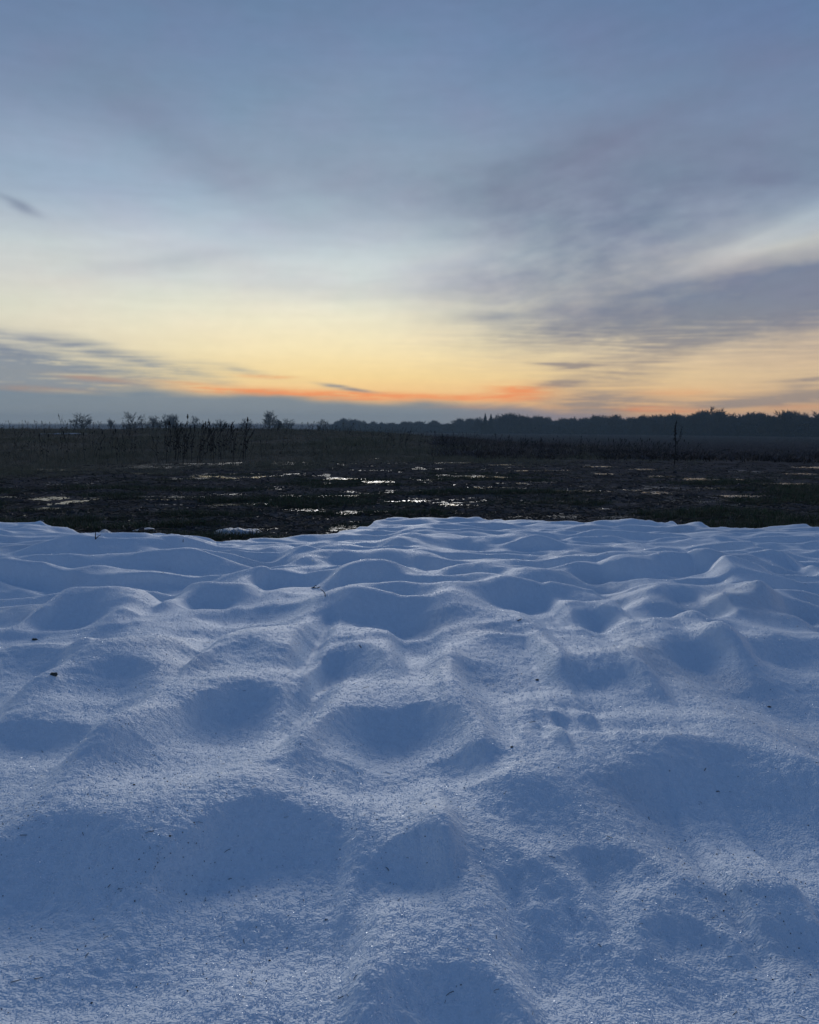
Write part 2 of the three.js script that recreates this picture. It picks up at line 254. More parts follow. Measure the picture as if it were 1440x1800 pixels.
{ // standing water in the hollows, each pool its own level sheet
  const ripple = dataTexture(256, (x, y) => { const u = x / 256 * 8, v = y / 256 * 8, h = 128 + 80 * (gn(u, v * 1.0) + .5 * gn(u * 2.3, v * 2.3)); return [h, h, h]; });
  ripple.repeat.set(2, 2);
  const wm = new THREE.MeshPhysicalMaterial({ color: C(0.018, 0.017, 0.016), roughness: 0.06, ior: 1.33, bumpMap: ripple, bumpScale: 0.008 });
  const film = new THREE.MeshPhysicalMaterial({ color: C(0.022, 0.02, 0.02), roughness: 0.45, specularIntensity: 0.4, ior: 1.33, bumpMap: ripple, bumpScale: 0.012 }); film.name = 'wet_slurry';
  wm.name = 'muddy_water';
  // the water that stands everywhere between the clods, at one level
  const fan = []; for (let a = -34; a <= 34; a += 2) fan.push(a);
  setting('water', sheet([3.9, 6, 9, 12, 15, 17.5], fan, () => WATER), film);
  POOLS.forEach((p, n) => {
    const s = new THREE.Shape(), r = rng(300 + n), ph = r() * 9;
    for (let k = 0; k < 40; k++) { const t = k / 40 * 6.2832, q = 1.35 * (1 + 0.16 * fbm(Math.cos(t) * 1.5 + ph, Math.sin(t) * 1.5, 2)); s[k ? 'lineTo' : 'moveTo'](Math.cos(t) * q * p.rx, Math.sin(t) * q * p.rz); }
    const g = new THREE.ShapeGeometry(s); g.rotateX(-Math.PI / 2);
    const base = land(p.x, p.z, Math.hypot(p.x, p.z), Math.atan2(p.x, -p.z) / D2R);
    const o = setting('puddle', g, wm); o.position.set(p.x, base + 0.0085 + n * 0.00005, p.z);
  });
}

// ------------------------------------------------------------------ the snow: an old, pitted crust with an edge that has melted back
// the hollows, as they lie: [photograph x, y of the floor, half width in photograph pixels]
const CUPS = [[120, 1600, 250], [520, 1510, 170], [700, 1580, 120], [900, 1475, 110], [1230, 1450, 230], [1400, 1660, 110], [790, 1790, 170], [1000, 1600, 62], [1210, 1622, 92], [690, 1325, 160], [390, 1300, 180], [955, 1325, 46], [1012, 1282, 50],
  [870, 1222, 105], [1055, 1232, 90], [425, 1190, 95], [600, 1205, 80], [170, 1225, 120], [665, 1120, 125], [45, 1185, 70], [1052, 1120, 66], [1205, 1178, 88], [1370, 1180, 85], [1195, 1105, 75], [135, 1105, 85], [375, 1078, 80], [110, 1068, 66], [492, 1042, 66], [650, 1058, 80], [880, 1086, 90], [1340, 1066, 70], [1385, 1102, 60], [930, 1140, 60], [780, 1160, 70], [330, 1140, 80], [480, 1130, 66], [1420, 1260, 80], [1190, 1272, 70], [230, 1400, 120], [60, 1330, 90], [1070, 1010, 70], [1240, 1024, 60], [830, 1040, 80], [960, 1052, 60], [330, 1020, 90], [1000, 1720, 110], [480, 1690, 130], [250, 1740, 120], [90, 1770, 110], [1250, 1760, 120], [600, 1420, 90], [1080, 1560, 70], [340, 1560, 90], [1110, 1320, 60], [200, 1290, 70], [800, 1400, 70]];
const SNOW = 0.135;
const EDGE = [[-400, 922], [0, 919], [60, 923], [110, 928], [145, 932], [165, 944], [200, 950], [300, 951], [360, 954], [385, 953], [430, 949], [470, 944], [520, 941], [580, 939], [630, 930], [655, 921], [668, 915], [700, 912], [760, 912], [830, 909], [900, 910], [980, 915], [1060, 918], [1130, 919], [1180, 918], [1250, 925], [1330, 926], [1400, 927], [1440, 931], [1800, 926]];
const edgeByBearing = EDGE.map(([px, py]) => { const [x, z] = spot(px, py + 2, SNOW - 0.006); return [Math.atan2(x, -z) / D2R, Math.hypot(x, z)]; });
const snowEdge = (b) => (Math.abs(b) > 62 ? 4.4 : poly(edgeByBearing, b)) + 0.07 * fbm(b * 1.1, 3.3, 4) * (Math.abs(b) < 60 ? 1 : 0);
const cups = [], grid = new Map(), CELL = 0.7;
{
  const r = rng(7);
  const add = (x, z, R, d) => { const c = { x, z, R, d, ax: (0.45 + 0.45 * r()) * mix(1, 0.55, sstep(2.2, 3.6, Math.hypot(x, z))), sh: 0.5 * (r() - 0.5) }; cups.push(c); };
  for (const [px, py, w] of CUPS) { const [x, z, t] = spot(px, py, SNOW); add(x, z, w * t / F * 1.0, 0.8 + 0.4 * r()); }
  for (let n = 0; n < 15000; n++) {
    const x = (r() - 0.5) * 14, z = -6.4 + r() * 9, d = Math.hypot(x, z), R = 0.12 + 0.11 * r() * r() - 0.012 * clamp(d - 2.2, 0, 2.5);
    if (d > 6.6) continue;
    let ok = true; for (const c of cups) if (Math.hypot(c.x - x, c.z - z) < (c.R + R) * 0.80) { ok = false; break; }
    if (ok) add(x, z, R, 0.35 + 1.0 * r());
  }
  for (const c of cups) for (let i = Math.floor((c.x - 1.0) / CELL); i <= Math.floor((c.x + 1.0) / CELL); i++) for (let j = Math.floor((c.z - 1.0) / CELL); j <= Math.floor((c.z + 1.0) / CELL); j++) { const k = i * 1000 + j; if (!grid.has(k)) grid.set(k, []); grid.get(k).push(c); }
}
function crust(x, z) { // height of the pitted surface about its mean
  const near = 0.25 + 0.75 * sstep(1.0, 3.4, Math.hypot(x, z)), wx = x + near * 0.11 * fbm(x * 1.7 + 3, z * 1.7, 3), wz = z + near * 0.09 * fbm(x * 1.7 - 8, z * 1.7 + 5, 3);
  const list = grid.get(Math.floor(wx / CELL) * 1000 + Math.floor(wz / CELL)) ?? [];
  const k = 0.36; let s = 0, w = 0, wr = 0;
  for (const c of list) { const dx = wx - c.x, dz = wz - c.z, q = (dx * dx * c.ax + dz * dz / c.ax + 2 * c.sh * dx * dz) / (c.R * c.R), e = Math.exp(-Math.min(q, 30) / k); s += e; w += e; wr += e * c.R * c.d; }
  if (s < 1e-20) return 0.05;
  const R = wr / w, q = Math.max(-k * Math.log(s), -0.5);
  return 0.44 * R * (1 - Math.exp(-1.45 * (q + 0.12)) - 0.5);
}
// the crests that run across the near snow: [depth of the slope below the crest in photograph pixels, then x, y along it]
const CRESTS = [[95, 0, 1490, 60, 1475, 130, 1470, 200, 1485, 290, 1497, 330, 1480, 400, 1445, 480, 1425, 560, 1432, 620, 1455], [62, 610, 1545, 680, 1500, 740, 1490, 795, 1505], [125, 785, 1470, 830, 1430, 900, 1405, 980, 1395, 1060, 1385, 1120, 1355, 1180, 1325, 1240, 1312, 1320, 1320, 1390, 1345, 1450, 1368],
  [85, 1325, 1595, 1370, 1560, 1410, 1570, 1450, 1598], [95, 630, 1725, 700, 1690, 780, 1685, 850, 1700, 920, 1745], [72, 150, 1340, 220, 1310, 300, 1275, 370, 1240, 430, 1220, 480, 1225, 505, 1250], [65, 535, 1325, 590, 1280, 660, 1262, 740, 1260, 800, 1280, 845, 1308],
  [30, 912, 1312, 945, 1293, 975, 1310, 995, 1332], [22, 968, 1270, 995, 1258, 1045, 1282], [68, 775, 1205, 820, 1170, 880, 1155, 940, 1150, 972, 1166], [45, 972, 1198, 1020, 1178, 1080, 1182, 1145, 1207], [32, 340, 1192, 390, 1165, 440, 1158, 515, 1170], [42, 540, 1200, 580, 1160, 610, 1150, 650, 1160, 695, 1187],
  [40, 55, 1218, 130, 1195, 200, 1185, 250, 1185, 285, 1202], [38, 545, 1108, 580, 1088, 640, 1077, 700, 1078, 760, 1083, 820, 1070, 880, 1055, 940, 1042, 985, 1036], [28, 995, 1098, 1040, 1083, 1095, 1094], [34, 1115, 1168, 1180, 1145, 1240, 1140, 1295, 1152], [46, 1285, 1168, 1340, 1140, 1390, 1125, 1450, 1120],
  [24, 1125, 1073, 1170, 1055, 1210, 1062, 1260, 1075, 1340, 1065, 1450, 1060], [22, 55, 1092, 110, 1078, 170, 1078, 225, 1092], [18, 295, 1067, 360, 1055, 435, 1060], [22, 995, 1017, 1040, 1003, 1090, 1010, 1150, 1008, 1200, 998, 1255, 1012], [30, 1275, 1028, 1330, 998, 1370, 992, 1425, 1007],
  [16, 425, 1033, 480, 1018, 540, 1020, 600, 1030, 705, 1026], [26, -10, 1275, 60, 1270, 130, 1280, 195, 1282], [44, 1115, 1604, 1160, 1582, 1230, 1585, 1305, 1614], [34, 935, 1585, 1000, 1562, 1055, 1584], [18, -10, 1160, 60, 1155, 145, 1162], [16, 0, 1006, 120, 1000, 260, 1006, 400, 1000], [15, 520, 990, 640, 986, 760, 990], [14, 700, 960, 830, 950, 960, 958], [14, 60, 975, 200, 968, 330, 974]].map(([dark, ...xy]) => {
  const pts = []; let w = 0; for (let i = 0; i < xy.length; i += 2) { const [x, z, t] = spot(xy[i], xy[i + 1], SNOW + 0.03); pts.push([x, z]); w += dark * t / F / ((EYE - SNOW) / t); }
  w = Math.min(0.26, 0.78 * w / pts.length); return { pts, w, a: Math.min(0.056, 0.33 * w) * clamp((pts[pts.length - 1][0] - pts[0][0]) / (1.5 * w), .6, 1), x0: pts[0][0], x1: pts[pts.length - 1][0], end: 0.34 * (pts[pts.length - 1][0] - pts[0][0]) };
});
function crests(x, z) {
  let h = 0; const wob = 0.035 * fbm(x * 5, z * 5 + 2, 2);
  for (const c of CRESTS) {
    if (x < c.x0 - c.end * .5 || x > c.x1 + c.end * .5) continue;
    const m = clamp((x - c.x0 + .5 * c.end) / (c.x1 - c.x0 + c.end)), lens = sstep(0, 0.72, 4 * m * (1 - m));
    const u = (z + wob - poly(c.pts, x)) / (c.w * (0.45 + 0.6 * lens)); if (u > 4 || u < -4.5) continue;          // u > 0: on the side of the camera
    const dip = u > 1.1 ? Math.exp(-Math.pow((u - 1.1) / 1.3, 2)) : Math.exp(-Math.pow((u - 1.1) / 0.66, 2));
    h += c.a * lens * ((u > 0 ? Math.exp(-Math.pow(u / 0.85, 1.4)) : Math.exp(-Math.pow(u / 2.3, 2))) - 0.27 * dip);
  }
  return h;
}
function snowTop(x, z) { // height of the snow surface, without its edge
  const wave = 0.030 * (0.42 - Math.abs(fbm(x * 1.25 + 60, z * 2.5 + .6 * x, 3))) + 0.020 * fbm(x * 2.2 - 7, z * 3.9, 2);
  const d = Math.hypot(x, z), fill = (0.36 + 0.86 * sstep(2.0, 3.6, d)) * (d > 3.5 ? 1 - 0.42 * sstep(0.7, 0.1, snowEdge(Math.atan2(x, -z) / D2R) - d) : 1);
  return SNOW + fill * crust(x, z) + crests(x, z) + (0.8 + 0.6 * sstep(2.4, 3.8, Math.hypot(x, z))) * wave * (0.4 + 0.6 * sstep(1.2, 3.0, Math.hypot(x, z))) + 0.035 * fbm(x * 0.55 + 2, z * 0.55, 2) + 0.0075 * fbm(x * 4.2, z * 4.2 + 3, 3) + 0.0016 * fbm(x * 26, z * 26, 2);
}
function snowY(x, z, r, b) {
  const t = (snowEdge(b) - r) / (0.15 + 0.12 * fbm(b * 0.5, 9, 3)), top = snowTop(x, z), round = t >= 1 ? 1 : t <= 0 ? 0 : Math.sqrt(1 - (1 - t) * (1 - t));
  return mix(-0.10, top, round) + (r > 2.6 || r < 0.55 ? 0 : 0.0016 * gn(x * 110, z * 110) + 0.0019 * gn(x * 52 + 5, z * 52));
}
const grainMap = dataTexture(1024, (x, y) => { const u = x / 1024 * 256, v = y / 1024 * 256; const h = 128 + 74 * (0.9 * gn(u, v) + 0.7 * gn(u * .5 + 9, v * .5) + 0.4 * gn(u * .25, v * .25 + 31)); return [h, h, h]; });
const snowMat = new THREE.MeshPhysicalMaterial({ color: 0xffffff, vertexColors: true, roughness: 0.62, ior: 1.31, bumpMap: grainMap, bumpScale: 0.0042 });
grainMap.repeat.set(1.35, 1.35);
snowMat.name = 'granular_snow';
{
  const inner = ringsOf([[0.06, 0.55, 16], [0.55, 3.6, 640]]), outer = [];
  const rings = inner.map((r) => r);
  for (let k = 1; k <= 190; k++) { const t = k / 190; rings.push((b) => mix(3.6, snowEdge(b), Math.pow(t, 0.85))); }
  rings.push((b) => snowEdge(b) + 0.03);
  const g = sheet(rings, bearingsOf(0.10, 31), snowY, (x, z, r) => {
    const soil = sstep(0.06, 0.42, fbm(x * 1.7 + 30, z * 1.7, 4)), fine = gn(x * 70, z * 70) * 0.7 + gn(x * 150, z * 150 + 4) * 0.6, k = 1 + 0.09 * fine;
    const s = soil * clamp(0.55 + 1.6 * fine) * 0.36;
    return [mix(0.87, 0.52, s) * k, mix(0.915, 0.52, s) * k, mix(0.94, 0.54, s) * k];
  });
  setting('snow', g, snowMat);
}

// ------------------------------------------------------------------ bare trees
const bark = new THREE.MeshStandardMaterial({ color: C(0.035, 0.031, 0.029), roughness: 0.95 }); bark.name = 'bark';
const needle = new THREE.MeshStandardMaterial({ color: C(0.016, 0.024, 0.016), roughness: 0.95 }); needle.name = 'dark_needles';
const brush = new THREE.MeshStandardMaterial({ color: C(0.026, 0.027, 0.024), roughness: 1 }); brush.name = 'winter_brush';
// a tree one unit tall: trunk, and a crown of limbs, branches and twigs. spread: width over height; fork: height of the first limbs; up: how steep
function bareTree(seed, { spread = 0.8, fork = 0.28, up = 0.5, levels = 5, kids = 3, twig = 0.0046 } = {}) {
  const r = rng(seed), trunk = new Bits(), crown = new Bits();
  const top = fork + 0.18;
  const lean = [(r() - 0.5) * 0.08, 0, (r() - 0.5) * 0.08];
  trunk.tube([[0, -0.03, 0], [lean[0] * .3, fork * .5, lean[2] * .3], [lean[0] * .7, fork, lean[2] * .7], [lean[0], top, lean[2]]], 0.026, 0.013, 6);
  function grow(p, d, len, rad, level) {
    const bend = 0.35, q = [p[0] + d[0] * len * .55, p[1] + d[1] * len * .55, p[2] + d[2] * len * .55];
    const e = [d[0] + (r() - .5) * bend, d[1] + (r() - .5) * bend + 0.12 * up, d[2] + (r() - .5) * bend], l = Math.hypot(...e), f = e.map((v) => v / l);
    const t = [q[0] + f[0] * len * .55, q[1] + f[1] * len * .55, q[2] + f[2] * len * .55];
    crown.tube([p, q, t], rad, Math.max(twig * .7, rad * 0.55), level < 2 ? 5 : 3);
    if (level >= levels) return;
    const n = kids + (r() < 0.4 ? 1 : 0);
    for (let k = 0; k < n; k++) {
      const along = level === 0 ? 0.35 + 0.65 * r() : 0.25 + 0.75 * ((k + r()) / n), at = along < .5 ? p.map((v, c) => v + (q[c] - v) * along * 2) : q.map((v, c) => v + (t[c] - v) * (along * 2 - 1));
      const a = r() * 6.2832, w = (0.55 + 0.55 * r()) * (1 - along * .25);
      const ax = Math.abs(f[1]) > 0.8 ? [1, 0, 0] : [0, 1, 0], u = [f[1] * ax[2] - f[2] * ax[1], f[2] * ax[0] - f[0] * ax[2], f[0] * ax[1] - f[1] * ax[0]], ul = Math.hypot(...u), U = u.map((v) => v / ul), V = [f[1] * U[2] - f[2] * U[1], f[2] * U[0] - f[0] * U[2], f[0] * U[1] - f[1] * U[0]];
      const g = [0, 1, 2].map((c) => f[c] + (U[c] * Math.cos(a) + V[c] * Math.sin(a)) * w * 1.15); g[1] += 0.10 * up; const gl = Math.hypot(...g);
      grow(at, g.map((v) => v / gl), len * (0.6 + 0.2 * r()), Math.max(twig, rad * 0.55), level + 1);
    }
  }
  const limbs = 5 + Math.floor(r() * 3);
  for (let k = 0; k < limbs; k++) { const t = k / (limbs - 1), a = k * 2.4 + r() * .8, s = spread * (1 - t * .75); const d = [Math.cos(a) * s, 0.35 + up * 0.5 + t * 0.7, Math.sin(a) * s], l = Math.hypot(...d); grow([lean[0] * (.5 + .5 * t), mix(fork * .8, top, t), lean[2] * (.5 + .5 * t)], d.map((v) => v / l), 0.26 + 0.06 * r(), 0.015, 1); }
  const gt = trunk.done(), gc = crown.done(); gc.computeBoundingBox(); const k = 1 / gc.boundingBox.max.y;
  gt.scale(k, k, k); gc.scale(k, k, k); return { trunk: gt, crown: gc };
}
function conifer(seed) { const r = rng(seed), trunk = new Bits(), crown = new Bits(); trunk.tube([[0, -.02, 0], [0, .5, 0], [0, .98, 0]], .018, .003, 6);
  for (let k = 0; k < 34; k++) { const t = k / 34, y = 0.08 + t * 0.88, R = (1 - t) * 0.34 + 0.014, n = 9; for (let j = 0; j < n; j++) { const a = j / n * 6.2832 + k * 1.3 + r(), L = R * (0.6 + 0.55 * r()), dx = Math.cos(a), dz = Math.sin(a), w = 0.016 + L * .13; const tip = [dx * L, y - L * (0.28 + .25 * r()), dz * L];
    crown.tri([-dz * w, y + .012, dx * w], [dz * w, y + .012, -dx * w], tip); crown.tri([0, y + .03, 0], [dx * L * .5 - dz * w * 1.5, y - L * .2, dz * L * .5 + dx * w * 1.5], tip); crown.tri([0, y - .03, 0], [dx * L * .5 + dz * w * 1.5, y - L * .16, dz * L * .5 - dx * w * 1.5], tip); } }
  return { trunk: trunk.done(), crown: crown.done() }; }
const KINDS = { round: bareTree(11, { spread: 1.0, up: 0.35, fork: 0.22, kids: 3 }), tall: bareTree(23, { spread: 0.55, up: 0.9, fork: 0.34, kids: 3 }), open: bareTree(35, { spread: 0.85, up: 0.55, fork: 0.30, kids: 3 }), wide: bareTree(47, { spread: 1.25, up: 0.28, fork: 0.2, kids: 3 }), shaggy: bareTree(59, { spread: 0.75, up: 0.6, fork: 0.18, kids: 4, levels: 5, twig: 0.006 }), fir: conifer(5) };
function tree(kind, label, px, topPy, dist, width = 1, group, name = kind === 'fir' ? 'conifer_tree' : 'bare_tree') {
  const [x, z] = away(px, dist), y = ground(x, z) - 0.1, d = ray(px, topPy), h = EYE + d[1] / Math.hypot(d[0], d[2]) * dist - y;
  const o = thing(name, label, 'tree', [x, y, z], px * 1.7, group), K = KINDS[kind];
  part(o, 'trunk', K.trunk, bark); part(o, 'crown', K.crown, kind === 'fir' ? needle : bark);
  o.scale.set(h * width, h, h * width); return o;
}
// along the skyline of the grassy rise, left to middle
tree('round', 'round bare tree on the rise at left, left of the wide twin-limbed ones', 145, 724, 247, 1.25);
tree('wide', 'wide bare tree with a broad fan crown, second from left on the rise', 235, 723, 247, 1.0);
tree('open', 'small loose bare tree just left of the pair behind the tall weeds', 268, 729, 264, 1.0);
tree('round', 'left tree of the close pair of bare trees behind the tall weeds', 292, 726, 260, .95);
tree('open', 'right tree of the close pair of bare trees behind the tall weeds', 307, 726, 267, 1.1);
tree('wide', 'low faint bare tree right behind the tallest weeds on the skyline', 345, 730, 313, .8);
tree('round', 'small dark bare bush-like tree between the weeds and the tallest tree', 389, 735, 264, 1.1);
tree('round', 'small rounded bare tree just left of the tallest skyline tree', 433, 734, 280, 1.0);
tree('open', 'tallest bare tree on the grassy rise, open crown against pale sky', 474, 720, 247, .95);
tree('shaggy', 'thin low bare tree close at the right foot of the tallest skyline tree', 489, 734, 264, .8);
tree('round', 'dense rounded bare tree right of the tallest tree on the rise', 507, 734, 272, 1.2);
tree('wide', 'loose bare tree standing alone left of where the woods begin', 568, 736, 280, 1.05);
tree('tall', 'small upright bare tree on the rise, right of the round left one', 196, 733, 280, .8);
// the edge of the woods beyond the fields: trees that stand out from the mass
tree('round', 'hazy rounded tree at the left end of the far woods', 618, 734, 400, 1.3);
tree('fir', 'left fir of the dark pointed pair above the far woods', 853, 725, 330, 1.0);
tree('fir', 'right fir of the dark pointed pair above the far woods', 863, 726, 334, 1.1);
tree('tall', 'dark tree standing up at the right end of the high grove', 927, 727, 320, .9);
tree('tall', 'dark narrow tree that sticks up alone in the middle of the right woods', 1076, 729, 300, .75);
tree('tall', 'spiky bare tree with upright limbs left of the big dome', 1190, 720, 285, .85);
tree('wide', 'largest dome-shaped bare tree above the right woods', 1248, 714, 270, 1.0);
tree('open', 'feathery bare tree leaning against the right side of the big dome', 1268, 716, 274, .9);
tree('wide', 'arched bare tree left of the spiky upright one', 1165, 727, 290, .9);
tree('shaggy', 'dark bushy tree at the foot of the arched bare tree', 1150, 733, 285, 1.2);
tree('tall', 'thin see-through bare tree in the gap near the right edge', 1402, 722, 290, .8);
tree('open', 'second thin bare tree in the gap near the right edge, next to the dark block', 1414, 723, 300, .7);
tree('shaggy', 'broad dark tree cut by the right edge of the view', 1438, 721, 262, 1.2);
tree('shaggy', 'broad dark tree left of the gap near the right edge', 1376, 720, 258, 1.1);
tree('shaggy', 'lower dark tree in front of the broad one, right woods', 1350, 724, 256, 1.1);
const groveTops = [[690, 741], [715, 739], [742, 739], [770, 739], [800, 737], [822, 736], [840, 735], [880, 725], [893, 724], [905, 724], [917, 726], [945, 731], [960, 730], [985, 733], [1005, 731], [1030, 733], [1052, 734], [1095, 733], [1118, 735], [1215, 727], [1232, 722], [1290, 724], [1306, 726], [1326, 725]];
const stretch = (px) => px < 846 ? 'hazy bare tree of the low pale stretch of woods left of the fir pair' : px < 920 ? 'bare tree of the high level-topped grove just right of the fir pair' : px < 1070 ? 'bare tree between the high grove and the lone narrow tree' : px < 1130 ? 'bare tree just right of the lone narrow tree in the far woods' : px < 1240 ? 'bare tree between the spiky upright tree and the big dome' : 'dark bare tree between the big dome and the broad dark pair';
groveTops.forEach(([px, py], n) => tree(['round', 'open', 'shaggy', 'tall'][n % 4], stretch(px), px, py, px < 840 ? 420 : px < 1100 ? 340 : 285, 0.9 + 0.25 * (n % 3) / 2, stretch(px).replace('bare tree', 'bare trees')));
{ // the woods as one mass: trunks, brush and crowns behind and between those
  const r = rng(71), cellH = (n) => rng(n * 977 + 13)(), dome = (u) => { const c = Math.floor(u), f = 2 * (u - c) - 1; return 8 * Math.pow(cellH(c), 1.2) + 7 * f * f * f * f + 3 * f * f; }, domes = (px) => Math.min(dome(px / 17 + .4 * fbm(px / 30, 1, 2)), 2 + dome(px / 27 + 80.3)), rows = { round: [], open: [], shaggy: [], tall: [] }, names = Object.keys(rows);
  const TOP = [[585, 742], [640, 738], [700, 744], [780, 743], [840, 740], [870, 733], [900, 729], [940, 731], [1000, 733], [1100, 735], [1140, 734], [1180, 730], [1220, 727], [1280, 728], [1330, 729], [1380, 727], [1440, 728], [1900, 728]];
  const DIST = [[585, 440], [700, 430], [840, 380], [950, 340], [1100, 310], [1250, 280], [1440, 255], [1700, 250]];
  for (let n = 0; n < 1250; n++) {
    const px = 590 + 1000 * r(), d = poly(DIST, px) * (1.0 + 0.22 * r()), [x, z] = away(px, d), y = ground(x, z) - 0.3, v = ray(px, poly(TOP, px) - 10 + 1.8 * domes(px) + 3 * (fbm(px / 5, 8, 2) + .4) + 9 * r() * r() + 3 * fbm(px / 40, 3.7, 2) + (d / poly(DIST, px) - 1) * 4);
    const h = EYE + v[1] / Math.hypot(v[0], v[2]) * d - y; if (h < 2) continue;
    const w = h * (0.7 + 0.5 * r()); rows[names[n % 4]].push(placed(x, y, z, 0, r() * 6.28, 0, w, h, w));
  }
  for (const k of names) scatter('woods', mergeGeometries([KINDS[k].trunk, KINDS[k].crown]), bark, rows[k]);
  const b = new Bits(), q = rng(5); for (let k = 0; k < 160; k++) { const a = q() * 6.28, e = 0.2 + q() * 1.3, o = [(q() - .5) * .5, 0, (q() - .5) * .5], R = 0.5 + .5 * q(), t = [o[0] + Math.cos(a) * Math.cos(e) * R * .7, Math.sin(e) * R, o[2] + Math.sin(a) * Math.cos(e) * R * .7]; b.tube([o, [(o[0] + t[0]) / 2 + (q() - .5) * .1, t[1] * .55, (o[2] + t[2]) / 2], t], 0.02, 0.008, 3); const s = .05; b.tri([t[0] - s, t[1], t[2]], [t[0] + s, t[1] - s, t[2] + s], [t[0], t[1] + s, t[2] - s]); }
  const list = []; for (let n = 0; n < 5200; n++) { const px = 585 + 1000 * r(), d = poly(DIST, px) * (0.985 + 0.16 * r()), [x, z] = away(px, d), y = ground(x, z) - 0.2, h = 1.2 + 3.8 * r(), w = h * (.8 + .5 * r()); list.push(placed(x, y, z, 0, r() * 6.28, 0, w, h, w)); }
  scatter('undergrowth', b.done(), brush, list);
}
{ // a pale barn half hidden in the trees at the right edge
  const [x, z] = away(1421, 300), y = ground(x, z);
  const o = thing('barn', 'small pale roof glimpsed between dark trees at the right edge', 'barn', [x, y + 1.4, z], -0.4);
  const wallM = new THREE.MeshStandardMaterial({ color: C(0.16, 0.17, 0.18), roughness: .9 }), roofM = new THREE.MeshStandardMaterial({ color: C(0.42, 0.45, 0.48), roughness: .6 });
  const w = new THREE.BoxGeometry(5.0, 2.6, 4); w.translate(0, .3, 0); part(o, 'wall', w, wallM);
  const s = new THREE.Shape(); s.moveTo(-2.4, 0); s.lineTo(0, 1.2); s.lineTo(2.4, 0); s.lineTo(2.4, -.15); s.lineTo(0, 1.02); s.lineTo(-2.4, -.15); const g = new THREE.ExtrudeGeometry(s, { depth: 5.6, bevelEnabled: false }); g.translate(0, 1.66, -2.8); g.rotateY(Math.PI / 2); part(o, 'roof', g, roofM);
}

// ------------------------------------------------------------------ grass: dry tussocks on the rise, short green tufts in the mud
function tuft(seed, n, h, w, wide, lean) { const r = rng(seed), b = new Bits(); for (let k = 0; k < n; k++) { const a = r() * 6.28, d = Math.sqrt(r()) * wide; b.blade(Math.cos(a) * d, Math.sin(a) * d, h * (0.4 + 0.8 * r()), w * (.7 + .6 * r()), h * lean * (0.2 + r()), a + (r() - .5) * 1.6, -0.02); } return b.done(); }
const strawM = new THREE.MeshStandardMaterial({ color: 0xffffff, roughness: 0.95 }), greenM = new THREE.MeshStandardMaterial({ color: 0xffffff, roughness: 0.9 }); strawM.name = 'dry_grass'; greenM.name = 'short_green_grass';
{
  const r = rng(17), L = [[], [], []], K = [[], [], []];
  for (let n = 0; n < 46000; n++) {
    const b = -31 + 62 * r(), d = 13 * Math.pow(46 / 13, Math.pow(r(), 1.1)), x = Math.sin(b * D2R) * d, z = -Math.cos(b * D2R) * d;
    const m = mudEnd(b); if (d < m - 1.6 + 2.4 * fbm(x * .5, z * .5, 3)) continue;
    const right = sstep(15, 19, b + 4 * fbm(x * .2, 1, 2)); if (right > 0.5 && r() < (d < 24 ? 0.75 : 0.35)) continue;
    const patch = fbm(x * .35, z * .35, 3); if (patch < -0.12 && r() < .7) continue;
    const k = Math.floor(r() * 3), far = sstep(12, 30, d), s = (0.45 + 0.6 * r() + 0.55 * patch) * (0.30 + 0.28 * sstep(m - 1, m + 6, d)) * mix(1, .8, right);
    L[k].push(placed(x, ground(x, z, d, b) - 0.01, z, (r() - .5) * .3, r() * 6.28, (r() - .5) * .3, s * (1 + far * .4), s, s * (1 + far * .4)));
    const t = .65 + .7 * r(), g = clamp(0.3 + patch + (r() - .5) * .5); K[k].push(C(mix(.27, .17, g) * t, mix(.22, .165, g) * t, mix(.15, .088, g) * t));
  }
  [tuft(1, 34, .26, .007, .16, .7), tuft(2, 28, .34, .006, .13, .5), tuft(3, 40, .18, .007, .2, 1.0)].forEach((g, k) => scatter('dry_grass', g, strawM, L[k], K[k]));
}
{ // coarse withered growth over the fields beyond the mud on the right
  const r = rng(27), L = [], K = [];
  for (let n = 0; n < 34000; n++) { const b = 2 + 29 * r(), d = (18 + 9 * r()) * Math.pow(13.5, r()), x = Math.sin(b * D2R) * d, z = -Math.cos(b * D2R) * d; if (fbm(x * .12, z * .12 + 9, 3) < -.25 + .4 * (r() - .5)) continue; const s = .5 + .5 * r() + d * .006; L.push(placed(x, ground(x, z, d, b) - .02, z, 0, r() * 6.28, 0, s * 1.6, s * .7, s * 1.6)); const t = .6 + .7 * r(); K.push(C(.085 * t, .068 * t, .062 * t)); }
  scatter('withered_field_grass', tuft(9, 30, .26, .016, .26, .8), strawM, L, K);
}
{
  const r = rng(18), L = [[], []], K = [[], []];
  for (let n = 0; n < 120000; n++) {
    const b = -30 + 60 * r(), d = 4.2 * Math.pow(17 / 4.2, r()), x = Math.sin(b * D2R) * d, z = -Math.cos(b * D2R) * d, m = mossAt(x, z) * sstep(17, 9, d);
    if (r() > 0.06 + 0.75 * m || d < snowEdge(b) + 0.02) continue;
    let wet = false; for (const p of POOLS) { const u = (x - p.x) / p.rx, v = (z - p.z) / p.rz; if (u * u + v * v < .8) { wet = true; break; } } if (wet) continue;
    const k = n % 2, s = 0.45 + .8 * r() * (0.5 + m);
    L[k].push(placed(x, ground(x, z, d, b) - 0.004, z, (r() - .5) * .4, r() * 6.28, (r() - .5) * .4, s));
    const t = .6 + .7 * r(), dead = r() < 0.3 ? 1 : 0; K[k].push(C(mix(.062, .14, dead) * t, mix(.085, .115, dead) * t, mix(.034, .07, dead) * t));
  }
  [tuft(4, 18, .055, .004, .05, .9), tuft(5, 14, .07, .0035, .04, .7)].forEach((g, k) => scatter('grass', g, greenM, L[k], K[k]));
}
